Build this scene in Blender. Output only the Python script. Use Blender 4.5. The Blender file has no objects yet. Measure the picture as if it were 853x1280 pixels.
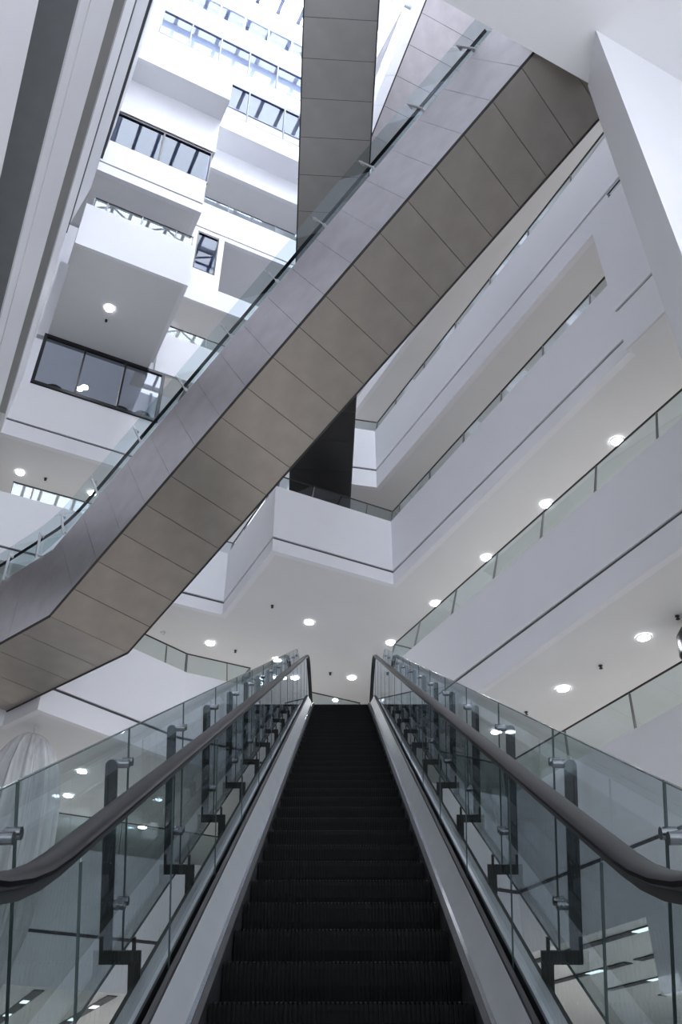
import bpy, bmesh, math, random
from mathutils import Vector as V, Matrix
from mathutils.geometry import tessellate_polygon
random.seed(4)
S = bpy.context.scene
C = S.collection

# ------------------------------------------------------------------ camera, world, exposure
FPX = 1100.0
PITCH = 37.5
cd = bpy.data.cameras.new('camera')
cam = bpy.data.objects.new('camera', cd)
C.objects.link(cam)
cam.location = (0, 0, 0)
cam.rotation_euler = (math.radians(90 + PITCH), 0, 0)
cd.sensor_fit = 'VERTICAL'
cd.sensor_height = 36.0
cd.lens = 36.0 * FPX / 1280.0
cd.clip_start = 0.05
cd.clip_end = 300
S.camera = cam

w = bpy.data.worlds.new('overcast_sky')
S.world = w
w.use_nodes = True
bg = w.node_tree.nodes['Background']
bg.inputs['Color'].default_value = (0.88, 0.915, 1.0, 1)
bg.inputs['Strength'].default_value = 8.2

S.view_settings.view_transform = 'Standard'
S.view_settings.look = 'None'
S.view_settings.gamma = 1.0
S.view_settings.use_curve_mapping = False
S.view_settings.exposure = 1.12
S.cycles.use_denoising = True
S.cycles.max_bounces = 16
S.cycles.diffuse_bounces = 6
S.cycles.transparent_max_bounces = 24
def area(name, loc, sx, sy, watts, rot=0.0, col=(1.0, 0.965, 0.93)):
    l = bpy.data.lights.new(name, 'AREA'); l.shape = 'RECTANGLE'; l.size = sx; l.size_y = sy
    l.energy = watts; l.color = col
    o = bpy.data.objects.new(name, l); C.objects.link(o)
    o.location = loc; o.rotation_euler = (0, 0, rot)
    return o
_az = math.radians(26.8)
def _p(lat, bd, z): return (lat * math.cos(_az) - bd * math.sin(_az), lat * math.sin(_az) + bd * math.cos(_az), z)
# unseen area lights added under each ceiling, filling in for the levels' lighting
for z_, W_ in ((3.75, 620), (9.55, 150), (14.45, 180), (19.45, 170), (24.45, 220), (29.2, 160)):
    area('fill_light_right', _p(17.0, 8, z_), 2.0, 26, W_, _az)
    area('fill_light_back', _p(6.0, 29.5, z_), 14, 2.0, W_ * 0.5, _az)
    area('fill_light_left', _p(-7.0, 8, z_), 2.0, 26, W_ * (.35 if z_ < 4 else .05), _az)
LAMP = 60.0            # radiance of a downlight lens

# ------------------------------------------------------------------ materials
def mat(name, col, rough=0.6, metal=0.0, noise=0.0, nscale=3.0, bump=0.0, bscale=60.0, coat=0.0, stretch=None, spec=0.5):
    m = bpy.data.materials.new(name)
    m.use_nodes = True
    nt = m.node_tree
    p = nt.nodes['Principled BSDF']
    p.inputs['Base Color'].default_value = (*col, 1)
    p.inputs['Roughness'].default_value = rough
    p.inputs['Metallic'].default_value = metal
    p.inputs['Coat Weight'].default_value = coat
    p.inputs['Specular IOR Level'].default_value = spec
    tc = nt.nodes.new('ShaderNodeTexCoord')
    src = tc.outputs['Object']
    if stretch:
        mp = nt.nodes.new('ShaderNodeMapping')
        mp.inputs['Scale'].default_value = stretch
        nt.links.new(src, mp.inputs['Vector'])
        src = mp.outputs['Vector']
    if noise:
        n = nt.nodes.new('ShaderNodeTexNoise')
        n.inputs['Scale'].default_value = nscale
        n.inputs['Detail'].default_value = 5
        nt.links.new(src, n.inputs['Vector'])
        r = nt.nodes.new('ShaderNodeValToRGB')
        r.color_ramp.elements[0].position = 0.3
        r.color_ramp.elements[1].position = 0.7
        r.color_ramp.elements[0].color = (*[c * (1 - noise) for c in col], 1)
        r.color_ramp.elements[1].color = (*[min(1, c * (1 + noise)) for c in col], 1)
        nt.links.new(n.outputs['Fac'], r.inputs['Fac'])
        nt.links.new(r.outputs['Color'], p.inputs['Base Color'])
    if bump:
        n2 = nt.nodes.new('ShaderNodeTexNoise')
        n2.inputs['Scale'].default_value = bscale
        nt.links.new(src, n2.inputs['Vector'])
        b = nt.nodes.new('ShaderNodeBump')
        b.inputs['Strength'].default_value = bump
        b.inputs['Distance'].default_value = 0.01
        nt.links.new(n2.outputs['Fac'], b.inputs['Height'])
        nt.links.new(b.outputs['Normal'], p.inputs['Normal'])
    return m

def glass(name, tint, rough=0.0, refl=1.0, ior=1.5):
    m = bpy.data.materials.new(name)
    m.use_nodes = True
    nt = m.node_tree
    nt.nodes.remove(nt.nodes['Principled BSDF'])
    out = nt.nodes['Material Output']
    t = nt.nodes.new('ShaderNodeBsdfTransparent')
    t.inputs['Color'].default_value = (*tint, 1)
    g = nt.nodes.new('ShaderNodeBsdfGlossy')
    g.inputs['Roughness'].default_value = rough
    g.inputs['Color'].default_value = (refl * .86, refl * .92, refl, 1)
    f = nt.nodes.new('ShaderNodeFresnel')
    ge = nt.nodes.new('ShaderNodeNewGeometry')     # thin sheet: the same reflectance from either side
    mr = nt.nodes.new('ShaderNodeMapRange')
    mr.inputs['To Min'].default_value = ior
    mr.inputs['To Max'].default_value = 1.0 / ior
    nt.links.new(ge.outputs['Backfacing'], mr.inputs['Value'])
    nt.links.new(mr.outputs['Result'], f.inputs['IOR'])
    mx = nt.nodes.new('ShaderNodeMixShader')
    nt.links.new(f.outputs['Fac'], mx.inputs['Fac'])
    nt.links.new(t.outputs['BSDF'], mx.inputs[1])
    nt.links.new(g.outputs['BSDF'], mx.inputs[2])
    nt.links.new(mx.outputs['Shader'], out.inputs['Surface'])
    return m

def emit(name, col, strength):
    m = bpy.data.materials.new(name)
    m.use_nodes = True
    nt = m.node_tree
    nt.nodes.remove(nt.nodes['Principled BSDF'])
    e = nt.nodes.new('ShaderNodeEmission')
    e.inputs['Color'].default_value = (*col, 1)
    e.inputs['Strength'].default_value = strength
    nt.links.new(e.outputs['Emission'], nt.nodes['Material Output'].inputs['Surface'])
    return m

M = dict(
    white=mat('white_wall_paint', (0.80, 0.80, 0.83), 0.55, noise=0.015, nscale=0.6, bump=0.03, bscale=25),
    soffit=mat('white_ceiling_paint', (0.74, 0.74, 0.745), 0.7, noise=0.02, nscale=0.5),
    greypaint=mat('painted_soffit_shade', (0.20, 0.21, 0.225), 0.6, noise=0.04),  # shade of the left-hand soffits put into a strip colour
    soffit_shade2=mat('painted_soffit_shade_light', (0.38, 0.38, 0.37), 0.6, noise=0.03),
    groove=mat('dark_shadow_gap', (0.10, 0.10, 0.11), 0.8),
    floor=mat('pale_stone_floor', (0.62, 0.61, 0.60), 0.25, noise=0.06, nscale=1.2),
    side=mat('brushed_steel_cladding', (0.72, 0.69, 0.72), 0.30, 0.8, noise=0.07, nscale=2.2, bump=0.05, bscale=9),
    under=mat('satin_taupe_metal_cladding', (0.36, 0.33, 0.30), 0.40, 0.85, noise=0.08, nscale=1.6, bump=0.04, bscale=7),
    under2=mat('satin_grey_metal_cladding', (0.31, 0.30, 0.29), 0.45, 0.8, noise=0.06, nscale=1.6),
    black=mat('painted_darkness_cladding', (0.012, 0.012, 0.013), 0.3, 0.2, noise=0.1),  # black puts the darkness of the rear escalator's lower soffit into the colour
    core=mat('dark_steel_truss', (0.05, 0.05, 0.05), 0.7, 0.3),
    rubber=mat('black_handrail_rubber', (0.008, 0.007, 0.009), 0.42, 0, noise=0.1, nscale=30, coat=0.0, spec=0.16),
    steel=mat('satin_stainless_steel', (0.60, 0.60, 0.62), 0.36, 0.6, noise=0.05, nscale=4, bump=0.03, bscale=40),
    chrome=mat('polished_steel', (0.7, 0.7, 0.72), 0.15, 1.0, noise=0.02),
    bracket=mat('dark_bronze_bracket', (0.045, 0.045, 0.043), 0.45, 0.5, noise=0.1, nscale=12),
    step=mat('black_step_casting', (0.0025, 0.0025, 0.0027), 0.6, 0.0, noise=0.2, nscale=20, spec=0.12),
    gasket=mat('black_gasket', (0.02, 0.02, 0.022), 0.5, noise=0.1),
    post=mat('grey_steel_post', (0.17, 0.17, 0.18), 0.4, 0.6, noise=0.05),
    clamp=mat('dark_steel_clamp', (0.22, 0.22, 0.23), 0.25, 1.0, noise=0.05),
    frame=mat('black_window_frame', (0.02, 0.02, 0.025), 0.4, 0.3, noise=0.1),
    blueframe=mat('slate_blue_frame', (0.12, 0.14, 0.20), 0.5, 0.2, noise=0.05),
    darkrail=mat('dark_bronze_handrail', (0.05, 0.05, 0.05), 0.35, 0.7, noise=0.05),
    spandrel=mat('grey_blue_spandrel', (0.32, 0.345, 0.44), 0.35, noise=0.04),
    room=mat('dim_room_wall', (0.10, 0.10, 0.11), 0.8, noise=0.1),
    film=mat('pleated_translucent_film', (0.62, 0.63, 0.64), 0.25, noise=0.14, nscale=2.5, stretch=(2.5, 2.5, 0.12)),
    pendant=mat('black_pendant_metal', (0.02, 0.02, 0.022), 0.3, 0.5, noise=0.1),
    g_out=glass('tinted_outer_glass', (0.61, 0.68, 0.69), ior=1.5),
    g_in=glass('tinted_inner_glass', (0.66, 0.71, 0.715), ior=1.5),
    g_rail=glass('pale_green_rail_glass', (0.74, 0.82, 0.82), ior=1.5),
    g_edge=mat('green_glass_edge', (0.06, 0.085, 0.085), 0.2),
    g_win=glass('dark_window_glass', (0.35, 0.38, 0.42), ior=1.5),
    g_sky=glass('reflective_window_glass', (0.34, 0.40, 0.52), ior=1.6, refl=0.42),
    g_pale=glass('pale_window_glass', (0.62, 0.68, 0.80), ior=1.4, refl=0.5),
    g_front=glass('front_light_glass', (0.175, 0.178, 0.18), ior=1.5),
    g_roof=glass('clear_roof_glass', (0.93, 0.95, 0.97), ior=1.3),
    lamp=emit('downlight_lens', (0.93, 0.97, 1.0), LAMP),
    lampslot=emit('slot_lamp', (0.9, 0.97, 1.0), 1.7),
)

# ------------------------------------------------------------------ frames and helpers
AZ = math.radians(26.8)
Bv = V((-math.sin(AZ), math.cos(AZ), 0))       # runs along the balconies, away from the camera
Rv = V((math.cos(AZ), math.sin(AZ), 0))        # across the atrium, to the right
Zv = V((0, 0, 1))
def P(lat, bd, z): return Rv * lat + Bv * bd + Zv * z

class MB:
    def __init__(s): s.v = []; s.f = []; s.mi = []
    def poly(s, pts, mi=0):
        i = len(s.v); s.v += [V(p) for p in pts]; s.f.append(list(range(i, i + len(pts)))); s.mi.append(mi)
    def hexa(s, c, mi=0):
        i = len(s.v); s.v += [V(p) for p in c]
        for q in ((0, 3, 2, 1), (4, 5, 6, 7), (0, 1, 5, 4), (1, 2, 6, 5), (2, 3, 7, 6), (3, 0, 4, 7)):
            s.f.append([i + k for k in q]); s.mi.append(mi)
        return s
    def box(s, o, a, b, c, mi=0):          # corner o and three edge vectors
        o, a, b, c = V(o), V(a), V(b), V(c)
        if a.cross(b).dot(c) < 0: a, b = b, a
        return s.hexa([o, o + a, o + a + b, o + b, o + c, o + a + c, o + a + b + c, o + b + c], mi)
    def prism(s, pts, vec, mi=0):          # planar polygon extruded by vec
        n = len(pts); i = len(s.v); vec = V(vec)
        pts = [V(p) for p in pts]
        nn = V((0, 0, 0))
        for k in range(n): nn += pts[k].cross(pts[(k + 1) % n])
        if nn.dot(vec) > 0: pts = pts[::-1]
        s.v += pts + [p + vec for p in pts]
        s.f.append([i + k for k in range(n)]); s.mi.append(mi)
        s.f.append([i + n + k for k in range(n)][::-1]); s.mi.append(mi)
        for k in range(n):
            k2 = (k + 1) % n
            s.f.append([i + k, i + n + k, i + n + k2, i + k2]); s.mi.append(mi)
        return s
    def loft(s, rings, closed=True, caps=True, mi=0):
        n = len(rings[0]); i = len(s.v)
        for r in rings: s.v += [V(p) for p in r]
        for a in range(len(rings) - 1):
            for k in range(n if closed else n - 1):
                k2 = (k + 1) % n
                s.f.append([i + a * n + k, i + a * n + k2, i + (a + 1) * n + k2, i + (a + 1) * n + k]); s.mi.append(mi)
        if caps and closed:
            s.f.append([i + k for k in range(n)][::-1]); s.mi.append(mi)
            s.f.append([i + (len(rings) - 1) * n + k for k in range(n)]); s.mi.append(mi)
        return s
    def cyl(s, a, b, r, n=10, r2=None, mi=0):
        a, b = V(a), V(b); d = (b - a).normalized()
        u = d.orthogonal().normalized(); t = d.cross(u)
        r2 = r if r2 is None else r2
        ring = lambda c, rr: [c + (u * math.cos(2 * math.pi * k / n) + t * math.sin(2 * math.pi * k / n)) * rr for k in range(n)]
        return s.loft([ring(a, r), ring(b, r2)], mi=mi)
    def mesh(s, name, mats, smooth=False, loc=(0, 0, 0)):
        me = bpy.data.meshes.new(name)
        L = V(loc)
        me.from_pydata([tuple(p - L) for p in s.v], [], s.f)
        for m in (mats if isinstance(mats, (list, tuple)) else [mats]): me.materials.append(m)
        me.polygons.foreach_set('material_index', s.mi)
        bm = bmesh.new(); bm.from_mesh(me)
        bmesh.ops.recalc_face_normals(bm, faces=bm.faces)
        bm.to_mesh(me); bm.free()
        if smooth:
            me.polygons.foreach_set('use_smooth', [True] * len(me.polygons))
            me.set_sharp_from_angle(angle=math.radians(40))
        me.update()
        return me
    def build(s, name, mats, parent=None, smooth=False, loc=None):
        # world coordinates in; origin goes to loc (default: the parent's origin, else the middle of the mesh)
        if parent is not None:
            base = wloc(parent)
            L = V(loc) if loc is not None else base
        else:
            if loc is None:
                xs = [min(p[k] for p in s.v) for k in range(3)]; xe = [max(p[k] for p in s.v) for k in range(3)]
                loc = ((xs[0] + xe[0]) / 2, (xs[1] + xe[1]) / 2, xs[2])
            L = V(loc); base = V((0, 0, 0))
        o = bpy.data.objects.new(name, s.mesh(name, mats, smooth, L))
        C.objects.link(o)
        o.parent = parent
        o.location = L - base
        return o

def wloc(o):
    p = V(o.location)
    while o.parent: o = o.parent; p += V(o.location)
    return p
def tag(o, label=None, cat=None, group=None, kind=None):
    if label: o['label'] = label
    if cat: o['category'] = cat
    if group: o['group'] = group
    if kind: o['kind'] = kind
    return o
def thing(name, loc, label, cat, group=None, kind=None):
    o = bpy.data.objects.new(name, None); C.objects.link(o)
    o.location = V(loc); o.empty_display_size = 0.2
    return tag(o, label, cat, group, kind)
def inst(name, me, parent, mw):            # a part sharing mesh data, placed by a world matrix
    o = bpy.data.objects.new(name, me); C.objects.link(o)
    o.parent = parent
    m = mw.copy(); m.translation = m.translation - wloc(parent)
    o.matrix_basis = m
    return o
def frame(o, a, b, c):
    m = Matrix.Identity(4)
    for i in range(3): m[i][0], m[i][1], m[i][2], m[i][3] = a[i], b[i], c[i], o[i]
    return m
def copy_tree(o, parent=None, loc=None):
    c = o.copy(); C.objects.link(c); c.parent = parent
    if loc is not None: c.location = loc
    for ch in list(o.children): copy_tree(ch, c)
    return c

# ------------------------------------------------------------------ the setting: levels of balconies
# edge polylines are (lat, bd) points; the void lies to the left of the direction of travel
def fascia(pts, zs, zg, zp, label, lean=0.0, th=0.18, name='wall_right', gh=0.045):
    """a white parapet band with a recessed shadow line, following an edge"""
    n = len(pts)
    dirs = [(V(pts[i + 1]) - V(pts[i])).normalized() for i in range(n - 1)]
    nor = [V((-d.y, d.x)) for d in dirs]        # towards the void
    def off(i, o):
        if i == 0: return V(pts[0]) + nor[0] * o
        if i == n - 1: return V(pts[-1]) + nor[-1] * o
        a, b = nor[i - 1], nor[i]
        k = (a + b); k = k / max(0.2, (1 + a.dot(b)))
        return V(pts[i]) + k * o
    H = zp - zs
    L = lambda z: lean * (z - zs)
    prof = [(0, zs)]
    if zg: prof += [(L(zg - gh), zg - gh), (L(zg) - 0.06, zg - gh), (L(zg) - 0.06, zg + gh), (L(zg + gh), zg + gh)]
    prof += [(L(zp), zp), (L(zp) - th, zp), (-th, zs + 0.02 if not zg else zs)]
    mb = MB()
    rings = [[P(*off(i, o), z) for o, z in prof] for i in range(n)]
    mb.loft(rings)
    o = mb.build(name, M['white'])
    tag(o, label, 'wall', kind='structure')
    if zg:
        g = MB()
        pr = [(L(zg) - 0.0595, zg - gh), (L(zg) - 0.05, zg - gh), (L(zg) - 0.05, zg + gh), (L(zg) - 0.0595, zg + gh)]
        g.loft([[P(*off(i, a), z) for a, z in pr] for i in range(n)])
        g.build('shadow_gap', M['groove'], o)
    return o

def slab(void, z, label, thick=0.25, name='ceiling', outer=None, m='soffit'):
    outer = outer or [(-14, -9), (22, -9), (22, 36), (-14, 36)]
    z += 0.012
    if void:                                  # keep the slab edge behind the parapet face
        vv = [V(p) for p in void]
        ar = sum(vv[i].x * vv[(i + 1) % len(vv)].y - vv[(i + 1) % len(vv)].x * vv[i].y for i in range(len(vv)))
        sg_ = 1 if ar > 0 else -1
        out = []
        for i in range(len(vv)):
            d0 = (vv[i] - vv[i - 1]).normalized(); d1 = (vv[(i + 1) % len(vv)] - vv[i]).normalized()
            n0 = V((d0.y, -d0.x)) * sg_; n1 = V((d1.y, -d1.x)) * sg_
            q = vv[i] + (n0 + n1) / max(0.3, 1 + n0.dot(n1)) * 0.1
            out.append((q.x, max(q.y, -8.99)))
        void = out
    loops = [[V((*p, 0)) for p in outer]] + ([[V((*p, 0)) for p in void]] if void else [])
    tri = tessellate_polygon(loops)
    flat = [p for l in loops for p in l]
    mb = MB()
    for t in tri:
        a = [P(flat[i].x, flat[i].y, z) for i in t]
        mb.poly(a); mb.poly([p + Zv * thick for p in a])
    k = 0
    for l in loops:
        for i in range(len(l)):
            a, b = l[i], l[(i + 1) % len(l)]
            pa, pb = P(a.x, a.y, z), P(b.x, b.y, z)
            mb.poly([pa, pb, pb + Zv * thick, pa + Zv * thick])
    o = mb.build(name, M[m])
    return tag(o, label, 'ceiling' if name.startswith('ceil') else 'floor', kind='structure')

def boxw(l0, l1, b0, b1, z0, z1, name, m, parent=None, label=None, kind='structure', cat='wall'):
    mb = MB(); mb.box(P(l0, b0, z0), Rv * (l1 - l0), Bv * (b1 - b0), Zv * (z1 - z0))
    o = mb.build(name, M[m], parent)
    if parent is None: tag(o, label, cat, kind=kind)
    return o

def railing(pts, zp, zr, label, lean=0.15, posts=None, spacing=2.0, phase=0.0, group=None, rail_r=0.028, inset=0.09, end_posts=True, cat='railing'):
    """glass panes between posts under a dark tube, on top of a parapet"""
    p0 = P(*pts[0], zp)
    t = thing('glass_railing', p0, label, cat, group)
    n = len(pts)
    dirs = [(V(pts[i + 1]) - V(pts[i])).normalized() for i in range(n - 1)]
    nor = [V((-d.y, d.x)) for d in dirs]
    def off(i, o):
        if i == 0: return V(pts[0]) + nor[0] * o
        if i == n - 1: return V(pts[-1]) + nor[-1] * o
        a, b = nor[i - 1], nor[i]
        return V(pts[i]) + (a + b) / max(0.2, 1 + a.dot(b)) * o
    # handrail
    hb = MB()
    rr = []
    for i in range(n):
        c = off(i, -inset - lean)
        d = dirs[min(i, n - 2)] if i in (0, n - 1) else (dirs[i - 1] + dirs[i]).normalized()
        nn = V((-d.y, d.x))
        rr.append([P(*(c + nn * (rail_r * math.cos(a))), zr + rail_r * 0.8 * math.sin(a)) for a in [2 * math.pi * k / 8 for k in range(8)]])
    hb.loft(rr); hb.build('handrail', M['darkrail'], t, smooth=True)
    for i in range(n - 1):
        a0, a1 = off(i, -inset), off(i + 1, -inset)
        b0, b1 = off(i, -inset - lean), off(i + 1, -inset - lean)
        Ls = (a1 - a0).length
        if posts is not None and i == 0: ts = [x for x in posts if 0.05 < x < Ls - 0.05]
        else:
            ts = []; x = phase if i == 0 else spacing * 0.5
            while x < Ls - 0.3:
                if x > 0.3: ts.append(x)
                x += spacing
        cuts = [0] + ts + [Ls]
        for x in (ts + ([0.02, Ls - 0.02] if end_posts else [])):
            f = x / Ls
            A = P(*(a0.lerp(a1, f)), zp); Bt = P(*(b0.lerp(b1, f)), zr - 0.02)
            d3 = (P(*a1, 0) - P(*a0, 0)).normalized()
            nn = d3.cross(Zv)
            pb = MB()
            pb.hexa([A - d3 * .011 - nn * .03, A + d3 * .011 - nn * .03, A + d3 * .011 + nn * .03, A - d3 * .011 + nn * .03,
                     Bt - d3 * .011 - nn * .022, Bt + d3 * .011 - nn * .022, Bt + d3 * .011 + nn * .022, Bt - d3 * .011 + nn * .022])
            pb.build('post', M['post'], t)
        for x0, x1 in zip(cuts[:-1], cuts[1:]):
            f0, f1 = (x0 + 0.03) / Ls, (x1 - 0.03) / Ls
            if x1 - x0 < 0.12: continue
            A0, A1 = P(*a0.lerp(a1, f0), zp), P(*a0.lerp(a1, f1), zp)
            B0, B1 = P(*b0.lerp(b1, f0), zr - 0.03), P(*b0.lerp(b1, f1), zr - 0.03)
            g = MB(); nn = (A1 - A0).normalized().cross(Zv) * 0.008
            g.poly([A0, A1, B1, B0])
            g.build('glass_pane', M['g_rail'], t)
    return t

# ---- ground
slab(None, -0.75, 'pale polished stone floor of the lobby at the foot of the escalator', name='floor', m='floor')
# ---- level 1
V1 = [(12.7, -9.01), (12.7, 16.5), (9.0, 16.5), (9.0, 25.0), (-3.0, 25.0), (-3.0, -9.01)]
def inner(v): return [(a, b if b > -9 else -8.99) for a, b in v]
slab(inner(V1), 3.9, 'white slotted ceiling under the first balcony level')
slab(inner(V1), 7.0, 'floor of the first balcony level', name='floor', m='floor')
fascia(V1[0:4], 3.9, 5.15, 7.26, 'white parapet of the lowest right balcony, partly behind the escalator glass')
fascia(V1[3:6], 3.9, 5.15, 7.26, 'white parapet of the lowest back balcony, behind the left escalator glass', name='wall_back')
boxw(12.62, 12.9, -9, 12.75, 2.62, 3.895, 'trim_1', 'white', label='white downstand under the near part of the lowest right balcony', cat='trim')
# ---- level 2
Hh = V((-0.766, 0.643, 0)); Ww = V((0.643, 0.766, 0))
def LB(p): return (p.dot(Rv), p.dot(Bv))
K = V((-7.77, 20.95, 0))
cor = V((-4.72, 24.36, 0))
kdir = (cor - K).normalized()
Q = K + kdir * 1.02
K2 = K + Hh * 1.6
K3 = K2 - Ww * 3.4
V2 = [(12.0, -9.01), (12.0, 20.9), (13.2, 20.9), (13.2, 24.55), (9.0, 24.55), (9.0, 23.87), LB(cor), LB(K), LB(K2), LB(K3), (-1.6, 21.5), (-1.6, -9.01)]
slab(inner(V2), 9.7, 'white ceiling above the lowest balconies, set with bright downlights')
slab(inner(V2), 12.0, 'floor of the second balcony level', name='floor', m='floor')
fascia(V2[0:3], 9.7, 10.4, 12.35, 'long white parapet on the right directly above the right escalator glass')
fascia([V2[2], V2[3], V2[4], V2[5], V2[6], LB(K), LB(K2), LB(K3)], 9.7, 10.4, 12.5, 'white angled parapet at the back left below the metal escalator landing', name='wall_back')
fascia([V2[10], V2[11]], 9.7, 10.4, 12.5, 'lowest white fascia of the left wall, at the left edge', lean=0.118, name='wall_left')
# ---- level 3
V3 = [(11.65, -9.01), (11.65, 19.5), (7.62, 19.5), (7.62, 23.55), (0.2, 23.55), (-0.9, 23.55), (-0.9, -9.01)]
slab(inner(V3), 14.6, 'broad white ceiling above the head of the escalator, set with downlights')
slab(inner(V3), 16.75, 'floor of the third balcony level', name='floor', m='floor')
fascia([(11.65, 8.9), (11.65, 19.5), (7.62, 19.5), (7.62, 23.55), (-0.9, 23.55)], 14.6, 15.06, 17.0, 'white zigzag parapet in the centre, stepping around two corners')
fascia([(-0.9, 23.5), (-0.9, -9)], 14.6, 15.3, 17.3, 'second white fascia of the left wall', lean=0.14, name='wall_left')
# full height white panel wall on the right (near end of level 3)
fascia([(11.49, -9), (11.49, 8.9), (11.9, 8.9)], 14.55, 15.8, 19.3, 'tall pale grey panel wall beside the white column on the right')
boxw(11.5, 16, -9, 8.88, 14.5, 14.56, 'ceiling', 'soffit', label='darker soffit under the tall panel wall on the right', cat='ceiling')
# ---- level 4
V4 = [(12.0, 5.57), (12.0, 20.96), (11.1, 21.2), (11.1, 33.0), (9.0, 33.0), (6.6, 24.0), (-0.36, 24.0), (-0.36, -9.01), (4.5, -9.01), (4.5, 6.3)]
V4i = [(12.0, 5.57), (12.0, 20.96), (11.1, 21.2), (11.1, 33.0), (9.0, 33.0), (6.6, 24.0), (-0.36, 24.0), (-0.36, -8.99), (3.5, -8.99), (3.5, 5.57)]
slab(V4i, 19.6, 'pale ceiling above the third right balcony, joining the overhead slab at top right')
slab(V4i, 21.9, 'floor of the fourth balcony level', name='floor', m='floor')
fascia([(12.0, 5.6), (12.0, 20.96), (11.1, 21.2), (11.1, 26)], 19.6, 20.4, 22.3, 'white parapet on the right just below the metal escalator, ending in an angled corner')
fascia([(9.0, 33.0), (6.6, 24.0), (-0.36, 24.0)], 19.6, 20.25, 22.1, 'white band below the dark window at the far left', name='wall_back')
fascia([(-0.36, 24), (-0.36, -9)], 19.6, None, 22.25, 'third white fascia of the left wall', lean=0.053, name='wall_left')
# overhead slab edge band at top right (the landing the metal escalator runs into)
# ---- levels 5 to 9, right and left
for k, (zs, zp) in enumerate(((24.7, 26.9), (29.4, 31.0), (34.1, 36.3), (39.0, 41.0), (43.6, 46.0), (48.5, 51.0))):
    nm = ('fifth', 'sixth', 'seventh', 'eighth', 'ninth', 'tenth')[k]
    fascia([(12.0, -9), (12.0, 24.0)], zs, zs + 0.6, zp, 'white parapet of the %s level on the right, high behind the crossing escalators' % nm)
    boxw(12.1, 22, -9, 24, zs + .012, zs + 0.25, 'ceiling', 'soffit', label='pale ceiling under the %s level on the right' % nm, cat='ceiling')
    l0 = (-0.20, 0.196, 0.29, 0.36, 0.42, 0.48)[k]
    fascia([(l0, 19.0 if k < 2 else 22.7), (l0, -9)], zs, None, zp, 'white fascia of the %s level on the left wall, beside the thin dark line' % nm, lean=0.13 if k == 0 else 0.045, name='wall_left')
    boxw(-14, l0 - .1, -9, 22.7, zs + .012, zs + 0.25, 'ceiling', 'soffit', label='pale ceiling under the %s level on the left' % nm, cat='ceiling')
fw = thing('wall_front', P(4, -9.1, -0.75), 'unseen tinted glass wall behind the camera, added to let in front light', 'wall', kind='structure')  # unseen front, its glass tint set for the front light it admits
for i in range(7):
    a = MB(); a.box(P(-14 + 6 * i - .1, -9.3, -.75), Rv * .2, Bv * .2, Zv * 56.6); a.build('mullion', M['blueframe'], fw)
for k in range(12):
    a = MB(); a.box(P(-14, -9.28, -.75 + 4.7 * k), Rv * 36, Bv * .16, Zv * .5); a.build('spandrel_band', M['white'], fw)
for i in range(6):
    for k in range(12):
        z0_ = -.25 + 4.7 * k
        a = MB(); a.poly([P(-13.9 + 6 * i, -9.2, z0_), P(-8.1 + 6 * i, -9.2, z0_), P(-8.1 + 6 * i, -9.2, z0_ + 4.2), P(-13.9 + 6 * i, -9.2, z0_ + 4.2)]); a.build('pane', M['g_front'], fw)
boxw(21.8, 22.0, -9, 36, -0.5, 55, 'wall_right', 'white', label='far white wall behind the right balconies')
boxw(-14, 22, 35.8, 36, -0.5, 55, 'wall_back', 'white', label='far white wall behind the back balconies')
boxw(-14, -13.8, -9, 36, -0.5, 55, 'wall_left', 'white', label='far white wall behind the left balconies')

# strips under the left-hand ceilings' outer edge, soffit shade put into their colour
for z_, l_, m_, lb in ((14.6, -0.93, 'greypaint', 'dark grey strip of painted-in soffit shade between the two lowest fascias of the left wall'), (19.6, -0.39, 'soffit_shade2', 'mid grey strip of painted-in soffit shade between the upper fascias of the left wall'),
                       (24.7, -0.21, 'greypaint', 'narrow dark grey strip of painted-in soffit shade high on the left wall'), (29.4, 0.18, 'groove', 'thin black strip of painted-in soffit shade at the right edge of the left wall')):
    boxw(l_ - 2.2, l_, -9, 23 if z_ < 20 else 19.4, z_ - .03, z_ - .002, 'trim_%d' % (2 + int(z_ / 10)), m_, label=lb, cat='trim')
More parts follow.
